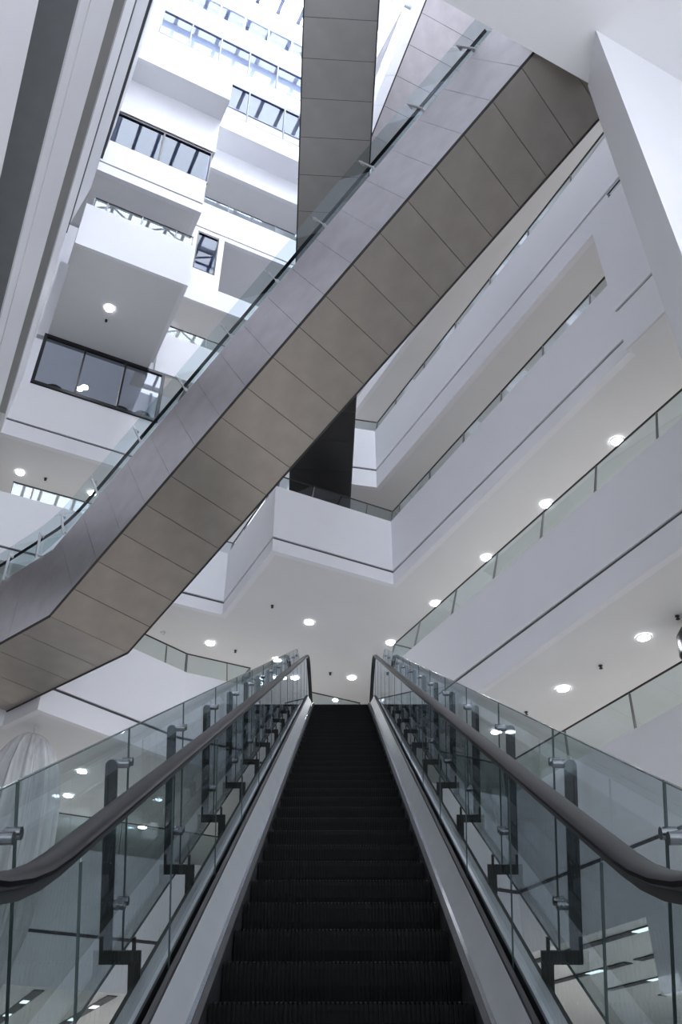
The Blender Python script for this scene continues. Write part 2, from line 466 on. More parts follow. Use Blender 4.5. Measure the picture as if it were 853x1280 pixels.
# ------------------------------------------------------------------ back facade with pods and windows
BD = 24.0
def window(n, l0, l1, bd, z0, z1, panes, label, gm='g_win', fm='frame', fr=0.07, lower=0.0, room=False, topbar=None):
    t = thing('window_%d' % n, P(l0, bd, z0), label, 'window', kind='structure')
    f = MB()
    tb = topbar or fr
    f.box(P(l0, bd - .06, z0), Rv * (l1 - l0), Bv * .12, Zv * fr)
    f.box(P(l0, bd - .06, z1 - tb), Rv * (l1 - l0), Bv * .12, Zv * tb)
    f.box(P(l0, bd - .06, z0 + fr), Rv * fr, Bv * .12, Zv * (z1 - z0 - fr - tb))
    f.box(P(l1 - fr, bd - .06, z0 + fr), Rv * fr, Bv * .12, Zv * (z1 - z0 - fr - tb))
    f.build('frame', M[fm], t)
    w_ = (l1 - l0) / panes
    for i in range(1, panes):
        m = MB(); m.box(P(l0 + w_ * i - .035, bd - .06, z0 + fr), Rv * .07, Bv * .12, Zv * (z1 - z0 - fr - tb)); m.build('mullion', M[fm], t)
    if lower:
        m = MB(); m.box(P(l0 + fr, bd - .05, z0 + lower), Rv * (l1 - l0 - 2 * fr), Bv * .1, Zv * .05); m.build('transom', M[fm], t)
    for i in range(panes):
        a, b = l0 + w_ * i + .04, l0 + w_ * (i + 1) - .04
        if lower:
            g = MB(); g.box(P(a, bd - .01, z0 + fr), Rv * (b - a), Bv * .02, Zv * (lower - fr)); g.build('spandrel_panel', M['spandrel'], t)
        zb = z0 + (lower + .05 if lower else fr)
        g = MB(); g.poly([P(a, bd, zb), P(b, bd, zb), P(b, bd, z1 - tb), P(a, bd, z1 - tb)]); g.build('pane', M[gm], t)
    return t
WN = 'wall_back'
# level 4 dark glazed room under the pod
window(1, 0.05, 4.6, BD, 22.12, 24.62, 3, 'dark three-pane window under the overhanging white pod at the left', fr=0.12)
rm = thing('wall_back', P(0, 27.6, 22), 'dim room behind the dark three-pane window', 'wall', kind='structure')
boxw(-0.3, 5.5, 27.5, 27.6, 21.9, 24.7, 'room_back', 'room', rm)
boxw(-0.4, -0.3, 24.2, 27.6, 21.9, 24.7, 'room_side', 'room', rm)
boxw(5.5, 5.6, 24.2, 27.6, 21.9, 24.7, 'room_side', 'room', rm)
for i, (l, b) in enumerate(((0.9, 24.9), (1.75, 25.1), (2.55, 25.1), (3.35, 24.9), (4.15, 24.8))):
    t = thing('bar_table', P(l, b, 22.15), '%s dark high table behind the dark three-pane window' % ('leftmost', 'second', 'middle', 'fourth', 'rightmost')[i], 'table', 'high tables behind the dark window')
    a = MB(); a.cyl(P(l, b, 22.87), P(l, b, 22.92), .34, 14); a.build('table_top', M['frame'], t)
    a = MB(); a.cyl(P(l, b, 22.19), P(l, b, 22.87), .05, 8); a.build('stem', M['frame'], t)
    a = MB(); a.cyl(P(l, b, 22.15), P(l, b, 22.19), .25, 12); a.build('foot', M['frame'], t)

# pod of levels 5 and 6
PB = 19.6
boxw(0.15, 3.92, PB + .08, BD + .2, 24.635, 24.75, 'ceiling', 'soffit', label='white underside of the overhanging pod at the left, with one downlight', cat='ceiling')
fascia([(4.0, PB + 4), (4.0, PB), (0.1, PB)], 24.62, None, 26.85, 'lowest white parapet of the overhanging pod at the left', name=WN)
boxw(0.1, 3.95, PB + .1, BD + .4, 28.965, 29.2, 'ceiling', 'soffit', label='grey shaded ceiling inside the open balcony of the pod', cat='ceiling')
boxw(-.2, 4.4, BD + .2, BD + .4, 24.7, 29, WN, 'white', label='white back wall inside the open balcony of the pod')
fascia([(4.05, PB + 4), (4.05, PB), (0.1, PB)], 28.95, 29.5, 31.0, 'white band of the pod below the window reflecting the roof', name=WN)
window(2, 0.15, 4.1, PB + .1, 31.0, 33.2, 2, 'window of the pod reflecting the glass roof, dark frame along its top', gm='g_sky', topbar=0.14, fr=0.05)
boxw(4.0, 4.1, PB + .2, BD, 31.0, 33.2, WN, 'white', label='white side of the pod beside its window')
boxw(0.1, 4.2, PB + 1.5, PB + 1.6, 31.0, 33.3, WN, 'spandrel', label='blue grey blind wall behind the window of the pod')
boxw(0.1, 4.2, PB, BD, 33.2, 35.7, WN, 'white', label='plain white wall of the pod above its window')
boxw(0.1, 4.25, PB - 1.0, BD, 35.7, 37.9, WN, 'white', label='topmost projecting white block of the pod')
# back plane beside the pod
fascia([(9, BD), (4.15, BD)], 24.7, None, 26.85, 'white parapet beside the pod, just above the escalator glass', name=WN)
boxw(4.2, 14, BD + .1, 30, 29.415, 29.65, 'ceiling', 'soffit', label='grey ceiling of the recessed balcony beside the pod', cat='ceiling')
fascia([(14, BD), (4.1, BD)], 29.4, None, 30.55, 'low white band beside the pod under the small window', name=WN)
boxw(4.1, 4.95, BD, BD + .2, 30.55, 34.1, WN, 'white', label='white pier left of the small window beside the pod')
boxw(5.95, 6.2, BD, BD + .2, 30.55, 34.1, WN, 'white', label='narrow white pier right of the small window beside the pod')
boxw(4.95, 5.95, BD, BD + .2, 30.55, 31.45, WN, 'white', label='white wall below the small window beside the pod')
window(3, 4.95, 5.95, BD + .05, 31.45, 34.1, 1, 'small bright window with dark frame beside the pod', gm='g_sky', topbar=0.12, fr=0.05)
boxw(4.9, 6.0, BD + 1.0, BD + 1.1, 31, 34.1, WN, 'spandrel', label='blue grey blind wall behind the small window')
boxw(4.1, 14, BD + .1, 30, 34.115, 34.35, 'ceiling', 'soffit', label='grey ceiling of the open bay right of the small window', cat='ceiling')
fascia([(14, BD), (4.1, BD)], 34.1, 34.4, 36.3, 'white parapet with bright railing, high beside the pod', name=WN)
boxw(4.1, 14, BD + .21, 30, 39.315, 39.5, 'ceiling', 'soffit', label='grey ceiling above the high parapet beside the pod', cat='ceiling')
boxw(4.1, 14, BD, BD + .2, 39.3, 41.05, WN, 'white', label='white wall strip under the upper projecting floor')
boxw(4.1, 14, 22.8, BD + .2, 41.05, 42.4, WN, 'white', label='white edge of the upper projecting floor below the tall windows')
window(4, 4.2, 14.2, 22.85, 42.4, 45.6, 5, 'row of tall windows with blue grey panels below, high on the back facade', gm='g_sky', fm='blueframe', lower=0.75, fr=0.06, topbar=0.25)
boxw(4.1, 14, 24.2, 24.3, 42.4, 45.6, WN, 'spandrel', label='blue grey wall behind the tall windows')
boxw(0.4, 14.3, 22.8, 23.2, 45.6, 47.0, WN, 'white', label='white band between the two upper window rows')
window(5, 1.0, 14.2, 22.85, 47.0, 49.6, 8, 'long upper window row between thin dark rails', gm='g_pale', fm='blueframe', fr=0.08, lower=0.0)
boxw(0.4, 14.3, 23.3, 23.4, 47.0, 49.6, WN, 'white', label='white wall behind the long upper window row')
boxw(0.4, 1.0, 22.8, 23.2, 47.0, 55.6, WN, 'white', label='white end pier at the top left of the back facade')
boxw(1.0, 14.3, 22.8, 23.2, 49.6, 51.6, WN, 'white', label='white band above the long upper window row')
window(6, 1.0, 14.2, 22.85, 51.6, 53.4, 9, 'topmost row of square grey panes below the roof', gm='g_pale', fm='white', fr=0.12, lower=0.0)
boxw(0.4, 14.3, 23.3, 23.4, 51.6, 53.4, WN, 'spandrel', label='blue grey wall behind the topmost row of panes')
boxw(1.0, 14.3, 22.8, 23.2, 53.4, 55.6, WN, 'white', label='white band directly under the glass roof')

# ------------------------------------------------------------------ glass roof
rf = thing('ceiling', P(6, 8, 56), 'steel and glass roof over the atrium', 'roof', kind='structure')
for i in range(9):
    a = MB(); a.box(P(-2, -9 + 4 * i, 56), Rv * 16, Bv * .18, Zv * .45); a.build('roof_beam', M['blueframe'], rf)
for i in range(13):
    a = MB(); a.box(P(-2 + 1.3333 * i - .11, -9, 56.2), Rv * .22, Bv * 33, Zv * .2); a.build('glazing_bar', M['blueframe'], rf)
for i in range(4):
    a = MB(); z = 54.6
    y0 = -1 + 8 * i
    for k in range(4):
        a.cyl(P(-2 + 4 * k, y0, 56), P(0 + 4 * k, y0, z), .07, 6); a.cyl(P(0 + 4 * k, y0, z), P(2 + 4 * k, y0, 56), .07, 6)
    a.cyl(P(-2, y0, z), P(14, y0, z), .09, 8)
    a.build('roof_truss', M['blueframe'], rf)
for i in range(12):
    for k in range(8):
        a = MB(); l, b = -2 + 1.3333 * i, -9 + 4 * k
        a.poly([P(l + .05, b + .1, 56.3), P(l + 1.28, b + .1, 56.3), P(l + 1.28, b + 4, 56.3), P(l + .05, b + 4, 56.3)])
        a.build('roof_pane', M['g_roof'], rf)
boxw(12, 22, -9, 36, 55.6, 55.9, 'ceiling', 'soffit', label='solid roof over the right balconies', cat='ceiling')
boxw(-14, 0.4, -9, 36, 55.6, 55.9, 'ceiling', 'soffit', label='solid roof over the left balconies', cat='ceiling')
boxw(0.4, 12, 23.2, 36, 55.6, 55.9, 'ceiling', 'soffit', label='solid roof over the back rooms', cat='ceiling')

# ------------------------------------------------------------------ wedge column at top right
zc = 17.5
col = MB()
cpts = [(0.479 * zc, 0.321 * zc), (0.447 * zc, 0.2685 * zc), (0.447 * zc + 3.6, 0.2685 * zc), (0.479 * zc + 3.6, 0.321 * zc)]
col.prism([P(a, b, -0.5) for a, b in cpts], Zv * (zc + 0.5))
tag(col.build('wall_right', M['white']), 'massive white wedge-shaped column at the upper right holding the overhead slab', 'column', kind='structure')
boxw(3.6, 11.9, -9, 5.565, 17.5, 22.3, 'wall_right', 'soffit', label='thick pale overhead slab at the top right corner, where the metal escalator arrives')

# ------------------------------------------------------------------ railings of the balconies
railing([(12.7, 4.0), (12.7, 16.5), (9.0, 16.5)], 7.26, 8.15, 'glass railing of the lowest right balcony with dark rail, right edge', posts=[12.2 - 4 + 2.1 * k for k in range(-3, 3)], lean=0.12)
railing([(9.0, 25.0), (-3.0, 25.0)], 7.26, 8.2, 'glass railing of the lowest back balcony seen through the left escalator glass', spacing=2.0, phase=1.2)
railing([(12.0, 3.25), (12.0, 20.9), (13.2, 20.9)], 12.35, 13.25, 'long glass railing on the right directly above the escalator, lit by downlights', posts=[2 * k for k in range(1, 9)], lean=0.17)
railing([(13.2, 24.55), (9.0, 24.55), (9.0, 23.87), LB(cor), LB(Q)], 12.5, 13.2, 'glass railing on the angled back-left parapet under the metal escalator', spacing=1.6, phase=0.8, lean=0.05)
railing([(11.65, 9.0), (11.65, 19.5), (7.62, 19.5), (7.62, 23.55), (0.43, 23.55)], 17.0, 17.62, 'glass railing on the white zigzag parapet in the centre', posts=[0.75 + 1.88 * k for k in range(6)], lean=0.12, spacing=1.9)
railing([(12.0, 6.6), (12.0, 20.96), (11.1, 21.2)], 22.3, 22.95, 'highest right glass railing, just below the metal escalator', posts=[1.0 + 2 * k for k in range(7)], lean=0.12)
railing([(4.0, PB + .2), (4.0, PB), (0.3, PB)], 26.85, 27.45, 'glass railing of the open balcony in the pod at the left', spacing=1.25, phase=0.6, lean=0.0)
railing([(9, BD), (4.2, BD)], 26.85, 27.45, 'short glass railing beside the pod, just above the escalator glass', spacing=1.2, phase=0.6, lean=0.0)
railing([(14, BD), (4.2, BD)], 36.3, 36.9, 'glass railing on the high white parapet beside the pod', spacing=1.2, phase=0.6, lean=0.0)
railing([(11.49, 4), (11.49, 8.3), (11.9, 8.3)], 19.3, 19.58, 'stub of dark railing on top of the tall panel wall by the white column', spacing=2, phase=1, lean=0.0)

# ------------------------------------------------------------------ clad escalators crossing overhead
def clad_escalator(name, label, P1, dh, el, Wd, H, s_up, s_flat, pitch, under, sidem, glass_h=1.1, post_pitch=1.78, post0=0.75, top_flat=0.0, black_from=None, joint=0.014, posts=True):
    """P1: near lower corner of the soffit at the knee; dh: horizontal unit vector of descent; climbs along e=-d"""
    el = math.radians(el)
    dh = V(dh).normalized()
    e = -(dh * math.cos(el)) + Zv * math.sin(el)
    g = -dh                                        # horizontal, in the climbing sense
    wv = V((-dh.y, dh.x, 0)); wv = -wv             # across, away from the near side
    n = e.cross(wv).normalized()
    if n.z < 0: n = -n
    P1 = V(P1)
    t = thing(name, P1, label, 'escalator')
    kn = H * math.tan(el / 2)
    def bot(s): return P1 + (e * s if s >= 0 else g * s)
    def top(s, h=None):
        h = H if h is None else h
        k = h * math.tan(el / 2)
        if s >= 0: return P1 + e * max(s, k) + n * h
        return P1 + g * min(s, -k) + Zv * h
    # dark truss behind the cladding
    c = MB(); i_ = 0.03
    def ring(s, vert):
        b0, t0 = bot(s), top(s)
        up = (t0 - b0).normalized()
        return [b0 + wv * i_ + up * i_, b0 + wv * (Wd - i_) + up * i_, t0 + wv * (Wd - i_) - up * 0.05, t0 + wv * i_ - up * 0.05]
    c.loft([ring(-s_flat, 0), ring(-0.001, 0), ring(s_up, 0)])
    c.build('truss', M['core'], t)
    # soffit panels
    me = {}
    def panel_mesh(L, mm, key):
        if key in me: return me[key]
        m = MB(); m.box((joint / 2, joint / 2, 0), (L - joint, 0, 0), (0, Wd - joint, 0), (0, 0, 0.02))
        me[key] = m.mesh('soffit_panel', M[mm]); return me[key]
    k = 0; s = 0.0
    while s < s_up - 0.05:
        L = min(pitch, s_up - s)
        mm = 'black' if (black_from is not None and s < black_from) else under
        o = inst('soffit_panel', panel_mesh(L, mm, (round(L, 3), mm)), t, frame(bot(s) - n * 0.0, e, wv, n))
        if mm == 'black': o['label'] = 'soffit panel with its darkness painted in as black'
        s += L; k += 1
    s = 0.0
    while s < s_flat - 0.05:
        L = min(pitch * 1.35, s_flat - s)
        mm = 'black' if black_from is not None else under
        inst('soffit_panel', panel_mesh(L, mm, ('f', round(L, 3), mm)), t, frame(bot(-s - L), g, wv, Zv))
        s += L
    # side panels, near and far
    seq = []
    s = -s_flat
    while s < -1e-6:
        L = min(pitch * 1.35, -s); seq.append((s, s + L)); s += L
    s = 0.0
    while s < s_up - 1e-6:
        L = min(pitch, s_up - s); seq.append((s, s + L)); s += L
    for a, b in seq:
        for side in (0, 1):
            b0, b1, t1, t0 = bot(a), bot(b), top(b if abs(b) > 1e-6 or a >= 0 else -1e-9), top(a)
            if a < 0 and abs(b) < 1e-6: t1 = top(0)
            pts = [b0, b1, t1, t0]
            cen = sum(pts, V((0, 0, 0))) / 4
            q = []
            for p in pts:
                d = (cen - p); q.append(p + d.normalized() * min(joint * 0.7, d.length * .2))
            if (q[2] - q[3]).length < 0.02: q = q[:3]
            off = wv * (0.0 if side == 0 else Wd - 0.02)
            m = MB(); m.prism([p + off for p in q], wv * 0.02)
            m.build('side_panel', M[sidem], t)
    # edge strip along the soffit corner
    for side in (0, 1):
        m = MB(); o_ = wv * (-0.012 if side == 0 else Wd - 0.028)
        m.loft([[bot(s) + o_ + a * wv + b * (Zv if s < 0 else n) for a, b in ((0, -.02), (.04, -.02), (.04, .02), (0, .02))] for s in (-s_flat, -.01, s_up)])
        m.build('edge_trim', M['core'], t)
    # moving handrails and outer glass with posts
    def lev(s, h):    # smooth path above the cladding
        k2 = 1.6
        if s > k2: return P1 + e * s + n * h
        if s < -k2: return P1 + g * s + Zv * h
        f = (s + k2) / (2 * k2)
        a, m_, b = P1 + g * -k2 + Zv * h, (P1 + e * (h * math.tan(el / 2)) + n * h), P1 + e * k2 + n * h
        return a * (1 - f) ** 2 + m_ * (2 * f * (1 - f)) + b * f * f
    st = [-s_flat + i * (s_up + s_flat) / 60 for i in range(61)]
    for x in (0.46, Wd - 0.46):
        m = MB(); rings = []
        for s in st:
            p = lev(s, H + glass_h + 0.2) + wv * x
            rings.append([p + wv * (.045 * math.cos(a)) + n * (.03 * math.sin(a)) for a in [2 * math.pi * j / 8 for j in range(8)]])
        m.loft(rings); m.build('handrail', M['rubber'], t, smooth=True)
        m = MB(); m.loft([[lev(s, H + 0.05) + wv * x, lev(s, H + glass_h + .18) + wv * x] for s in st], closed=False)
        m.build('inner_balustrade_glass', M['g_rail'], t)
    m = MB(); m.loft([[lev(s, H - 0.02) + wv * .3, lev(s, H - 0.02) + wv * (Wd - .3)] for s in st], closed=False); m.build('step_band', M['step'], t)
    for side in (0, 1):
        x0 = 0.0 if side == 0 else Wd
        sg = -1 if side == 0 else 1
        s = -s_flat + 0.02
        cuts = [-s_flat] + [post0 - post_pitch * 2 + post_pitch * j for j in range(40)]
        cuts = [c_ for c_ in cuts if -s_flat <= c_ < s_up - .2] + [s_up]
        for a, b in zip(cuts[:-1], cuts[1:]):
            if b - a < .1: continue
            m = MB(); ss = [a + .01 + (b - a - .02) * j / 4 for j in range(5)]
            m.loft([[lev(s, H + .02) + wv * x0, lev(s, H + glass_h) + wv * x0] for s in ss], closed=False)
            m.build('outer_glass_pane', M['g_rail'], t)
        for c_ in cuts[1:-1]:
            if not posts: break
            p0, p1 = lev(c_, H - 0.05), lev(c_, H + glass_h * .72)
            u = (p1 - p0).normalized(); al = u.cross(wv).normalized()
            m = MB(); xx = wv * (x0 + sg * 0.05)
            m.box(p0 + xx - al * .012 - wv * .03, al * .024, wv * .06, u * (p1 - p0).length)
            for h in (.16, .9):
                q_ = p0 + u * (p1 - p0).length * h
                m.cyl(q_ + xx, q_ + wv * (x0 - sg * .05), .035, 8)
            m.build('post', M['steel'], t)
    return t
A2 = math.radians(-50)
E2K = 10.0 / 11.0
clad_escalator('metal_clad_escalator', 'huge escalator clad in metal panels crossing the atrium diagonally from lower left to upper right',
               tuple(c_ * E2K for c_ in (-7.078, 18.482, 11.0)), (math.sin(A2), math.cos(A2), 0), 30, 2.42 * E2K, 2.26 * E2K, 17.75 * E2K, 5.0, 0.92 * E2K, 'under', 'side',
               glass_h=1.05, post_pitch=1.78 * E2K, post0=0.75 * E2K)
a3 = math.radians(-3.3)
d3 = V((math.sin(a3), math.cos(a3), 0))
el30 = math.tan(math.radians(30))
def e3pt(y):
    return V((-1.757 + (23 - y) * 0.054, y, 19.0 - (y - 23) * el30))
clad_escalator('metal_clad_escalator', 'steep grey-clad escalator seen from below at top centre, passing behind the diagonal one',
               e3pt(26.2), d3, 30, 2.1, 1.9, 23.0, 1.5, 1.03, 'under2', 'side', black_from=7.2)
a4 = -AZ
s4 = V((2.89, 13.13, 32.0)); d4 = V((math.sin(a4) * math.cos(math.radians(30)), math.cos(a4) * math.cos(math.radians(30)), -.5))
clad_escalator('metal_clad_escalator', 'third metal-clad escalator with bright white side, partly hidden at the top behind the diagonal one',
               s4 + d4 * 4.6, (math.sin(a4), math.cos(a4), 0), 30, 2.7, 1.5, 14.0, 1.0, 1.05, 'side', 'white', glass_h=1.1, posts=False)

# ------------------------------------------------------------------ the main escalator
c30, s30 = math.cos(math.radians(30)), math.sin(math.radians(30))
S0, QC0 = 2.067, 0.98            # lower bend
S1, QC1 = 16.6, -2.9             # upper bend
EV = V((0, c30, s30)); NV = V((0, -s30, c30))
def path(s, q):
    if s < S0:
        cc = EV * S0 + NV * QC0; R = QC0 - q
        ph = min((S0 - s) / 1.5, math.radians(30)); th = math.radians(30) - ph
        p = cc - V((0, -math.sin(th), math.cos(th))) * R
        ex = (S0 - s) - 1.5 * math.radians(30)
        if ex > 0: p = p - V((0, ex, 0))
        return p
    if s > S1:
        cc = EV * S1 + NV * QC1; R = q - QC1
        ph = min((s - S1) / 2.0, math.radians(30)); th = math.radians(30) - ph
        p = cc + V((0, -math.sin(th), math.cos(th))) * R
        ex = (s - S1) - 2.0 * math.radians(30)
        if ex > 0: p = p + V((0, ex, 0))
        return p
    return EV * s + NV * q
def stations(a, b, extra=()):
    pts = [a, b]
    pts += [S0 - 1.5 * math.radians(30) * k / 6 for k in range(7)] + [S1 + 2.0 * math.radians(30) * k / 6 for k in range(7)]
    return sorted(set(round(p, 4) for p in pts if a <= p <= b))
SA, SB = -0.9, 20.4
esc = thing('escalator', path(SA, -1.4) * 1, 'main escalator with black steps rising from the camera to the first balcony level', 'escalator')
def sweep(prof, name, m, a=SA, b=SB, smooth=False):
    mb = MB()
    mb.loft([[path(s, q) + V((x, 0, 0)) for x, q in prof] for s in stations(a, b)])
    return mb.build(name, M[m], esc, smooth=smooth)
for sg in (-1, 1):
    X = lambda pr: [(sg * x, q) for x, q in pr]
    sweep(X([(.505, -1.62), (.53, -1.62), (.53, -1.385), (.505, -1.385)]), 'skirt_panel', 'gasket')
    sweep(X([(.528, -1.392), (.545, -1.392), (.545, -1.375), (.528, -1.375)]), 'skirt_trim', 'chrome')
    sweep(X([(.545, -1.45), (.62, -1.45), (.62, -1.262), (.612, -1.262), (.547, -1.383)]), 'inner_deck', 'steel')
    sweep(X([(.614, -1.30), (.628, -1.30), (.628, -1.235), (.614, -1.245)]), 'glass_gasket', 'gasket')
    sweep(X([(.648, -1.30), (.662, -1.30), (.662, -1.245), (.648, -1.235)]), 'glass_gasket', 'gasket')
    sweep(X([(.662, -1.32), (.735, -1.32), (.735, -1.27), (.662, -1.255)]), 'outer_deck', 'steel')
    sweep(X([(.735, -2.35), (.76, -2.35), (.76, -1.285), (.735, -1.285)]), 'side_cladding', 'bracket')
    # moving handrail: C-shaped rubber on a slim guide
    hp = []
    for k in range(14):
        a = 2 * math.pi * k / 14
        hp.append((sg * (.638 + .036 * math.cos(a)), -.513 + .016 * math.sin(a) + (.003 if math.sin(a) > 0 else 0)))
    mb = MB()
    ss = stations(-0.9, 19.6)
    rings = [[path(s, q) + V((x, 0, 0)) for x, q in hp] for s in ss]
    def newel(s, down, dirn):
        out = []
        base = path(s, -.52); R = .33
        for j in range(1, 9):
            th = math.pi * j / 8
            cc = base - V((0, 0, R))
            out.append([V((x, cc.y + dirn * (R + (q + .52)) * math.sin(th), cc.z + (R + (q + .52)) * math.cos(th))) for x, q in hp])
        return out
    rings = newel(-0.9, 1, -1)[::-1] + rings + newel(19.6, 1, 1)
    mb.loft(rings)
    mb.build('handrail', M['rubber'], esc, smooth=True)
    sweep(X([(.630, -.552), (.646, -.552), (.646, -.525), (.630, -.525)]), 'handrail_guide', 'gasket', -0.9, 19.6)
    # inner glass panes
    cuts = [-1.0, .0, 1.05] + [2.25 + 1.2 * k for k in range(15)]
    for a, b in zip(cuts[:-1], cuts[1:]):
        st = stations(a + .004, b - .004)
        mb = MB()
        mb.loft([[path(s, -1.28) + V((sg * .638, 0, 0)), path(s, -.545) + V((sg * .638, 0, 0))] for s in st], closed=False)
        e_ = MB()
        for s_e in (a + .004, b - .004):
            p0, p1 = path(s_e, -1.27), path(s_e, -.57)
            d_ = V((0, .0016, 0)); xx = V((.0025, 0, 0)); oo = V((sg * .638, 0, 0))
            mb.hexa([p0 + oo - xx - d_, p0 + oo + xx - d_, p0 + oo + xx + d_, p0 + oo - xx + d_, p1 + oo - xx - d_, p1 + oo + xx - d_, p1 + oo + xx + d_, p1 + oo - xx + d_], 1)
        mb.build('inner_glass_pane', [M['g_in'], M['g_edge']], esc)
    # outer glass on standoffs
    cuts = [-1.3, -.1, 1.1] + [2.33 + 1.2 * k for k in range(15)]
    for a, b in zip(cuts[:-1], cuts[1:]):
        st = stations(a + .005, b - .005)
        mb = MB()
        GX = V((sg * .83, 0, 0))
        mb.loft([[path(s, -1.22) + GX, path(s, -.39) + GX] for s in st], closed=False)
        for q_ in (-1.22, -.39):
            mb.loft([[path(s, q_ + b_) + GX + V((a_, 0, 0)) for a_, b_ in ((-.004, -.002), (.004, -.002), (.004, .002), (-.004, .002))] for s in st], mi=1)
        for s_e in (a + .005, b - .005):
            p0, p1 = path(s_e, -1.22), path(s_e, -.39)
            d_ = V((0, .0016, 0)); xx = V((.0025, 0, 0))
            mb.hexa([p0 + GX - xx - d_, p0 + GX + xx - d_, p0 + GX + xx + d_, p0 + GX - xx + d_, p1 + GX - xx - d_, p1 + GX + xx - d_, p1 + GX + xx + d_, p1 + GX - xx + d_], 1)
        mb.build('outer_glass_pane', [M['g_out'], M['g_edge']], esc)
    # Z-shaped bracket posts with round clamps
    prof = [(.742, -1.36), (.788, -1.36), (.788, -1.232), (.897, -1.232), (.897, -1.185)]
    prof = [(.742, -1.36), (.788, -1.36), (.788, -1.235), (.897, -1.235)]
    for k in range(7):
        a = math.pi * k / 6
        prof.append((.874 + .023 * math.cos(a), -.52 + .023 * math.sin(a)))
    prof += [(.851, -1.188), (.775, -1.188), (.775, -1.14), (.763, -1.14), (.763, -1.188), (.742, -1.188)]
    pm = MB(); pm.prism([V((sg * x, -.007, q)) for x, q in prof], V((0, .014, 0)))
    zm = pm.mesh('post', M['bracket'])
    cls = []
    for q_ in (-.515, -1.03):
        cm = MB()
        for s_ in (-.027, .027):
            cm.cyl(V((sg * .808, s_, q_)), V((sg * .848, s_, q_)), .0165, 12)
        cm.cyl(V((sg * .835, 0, q_)), V((sg * .872, 0, q_)), .013, 8)
        cm.box(V((sg * .840, -.04, q_ - .010)), V((sg * .012, 0, 0)), V((0, .08, 0)), V((0, 0, .020)))
        cls.append(cm.mesh('glass_clamp', M['clamp'], smooth=True))
    for k in range(-1, 13):
        s_ = 3.45 + 1.2 * k
        base = path(s_, 0)
        th = math.radians(30)
        if s_ < S0: th = max(0, th - (S0 - s_) / 1.5)
        ev = V((0, math.cos(th), math.sin(th))); nv = V((0, -math.sin(th), math.cos(th)))
        o = inst('post', zm, esc, frame(base - V((0, 0, 0)), V((1, 0, 0)), ev, nv))
        for cl in cls:
          c_ = bpy.data.objects.new('glass_clamp', cl); C.objects.link(c_); c_.parent = o; c_.location = (0, .035, 0)
# truss bottom and top landing
sweep([(-.735, -2.35), (.735, -2.35), (.735, -2.30), (-.735, -2.30)], 'truss_soffit', 'under2')
sweep([(-.52, -1.75), (.52, -1.75), (.52, -1.70), (-.52, -1.70)], 'step_well', 'gasket')
# steps with ribbed risers and treads
stp = MB()
NR = 56
for i in range(NR):
    x0 = -.495 + .99 * i / NR
    x1 = x0 + .0095
    pr = [(0, 0), (.36, 0), (.36, -.012), (.012, -.012), (.010, -.03), (.018, -.09), (.034, -.15), (.055, -.205), (.045, -.205), (.022, -.15), (.006, -.09), (-.003, -.03), (-.004, -.004)]
    stp.prism([V((x0, y, z)) for y, z in pr], V((x1 - x0, 0, 0)))
pr = [(.006, -.008), (.36, -.008), (.36, -.05), (.07, -.21), (.052, -.205), (.031, -.15), (.015, -.09), (.007, -.03)]
stp.prism([V((-.5, y, z)) for y, z in pr], V((1.0, 0, 0)))
sm = stp.mesh('step', M['step'])
k = 0; s_ = 0.7
while s_ < 18.6:
    base = path(s_, -1.4)
    o = inst('step', sm, esc, Matrix.Translation(base))
    s_ += .405
for nm, a, b in (('comb_plate', SA, .45), ('comb_plate', 18.2, SB)):
    mb = MB(); mb.loft([[path(s, q) + V((x, 0, 0)) for x, q in ((-.505, -1.40), (.505, -1.40), (.505, -1.385), (-.505, -1.385))] for s in (a, b)])
    mb.build(nm, M['steel'], esc)

# ------------------------------------------------------------------ downlights, sprinklers and fittings
ring = MB()
pr = [(.135, 0.0), (.185, 0.0), (.185, -.012), (.14, -.018)]
ring.loft([[V((r * math.cos(a), r * math.sin(a), z)) for r, z in pr] for a in [2 * math.pi * k / 20 for k in range(21)]], caps=False)
lens = MB(); lens.prism([V((.138 * math.cos(2 * math.pi * k / 16), .138 * math.sin(2 * math.pi * k / 16), -.012)) for k in range(16)], V((0, 0, .01)))
dl0 = None
def downlight(p, label, group):
    global dl0
    if dl0 is None:
        t = thing('downlight', p, label, 'light', group)
        o = bpy.data.objects.new('trim_ring', ring.mesh('trim_ring', M['white'], smooth=True)); C.objects.link(o); o.parent = t
        o = bpy.data.objects.new('lens', lens.mesh('lens', M['lamp'])); C.objects.link(o); o.parent = t
        dl0 = t
        return t
    t = copy_tree(dl0, None, V(p)); t['label'] = label; t['group'] = group
    return t
ordn = ('nearest', 'second', 'third', 'fourth', 'fifth', 'sixth', 'farthest')
for k in range(5):
    downlight(P(13.36, 11.35 + 2.84 * k, 14.6), '%s downlight from the right in the row glowing through the long right railing' % ('first', 'second', 'third', 'fourth', 'last')[k], 'downlights above the second right balcony')
for p, lb in (((10.32, 22.72), 'lone downlight in the middle of the broad ceiling below the zigzag parapet'),
              ((7.92, 25.5), 'leftmost downlight on the broad ceiling, above the angled back-left railing'),
              ((10.42, 25.56), 'downlight on the broad ceiling just above the top of the left handrail'),
              ((13.36, 25.58), 'downlight on the broad ceiling between the tops of the two handrails')):
    downlight(P(*p, 14.6), lb, 'downlights on the broad ceiling')
for k, lb in enumerate(('downlight on the right-hand lower ceiling next to the black round pendant', 'downlight on the right-hand lower ceiling just above the escalator glass', 'downlight on the right-hand lower ceiling seen through the right escalator glass')):
    downlight(P(13.78, 12.34 + 2.85 * k, 9.7), lb, 'downlights of the lower right ceiling')
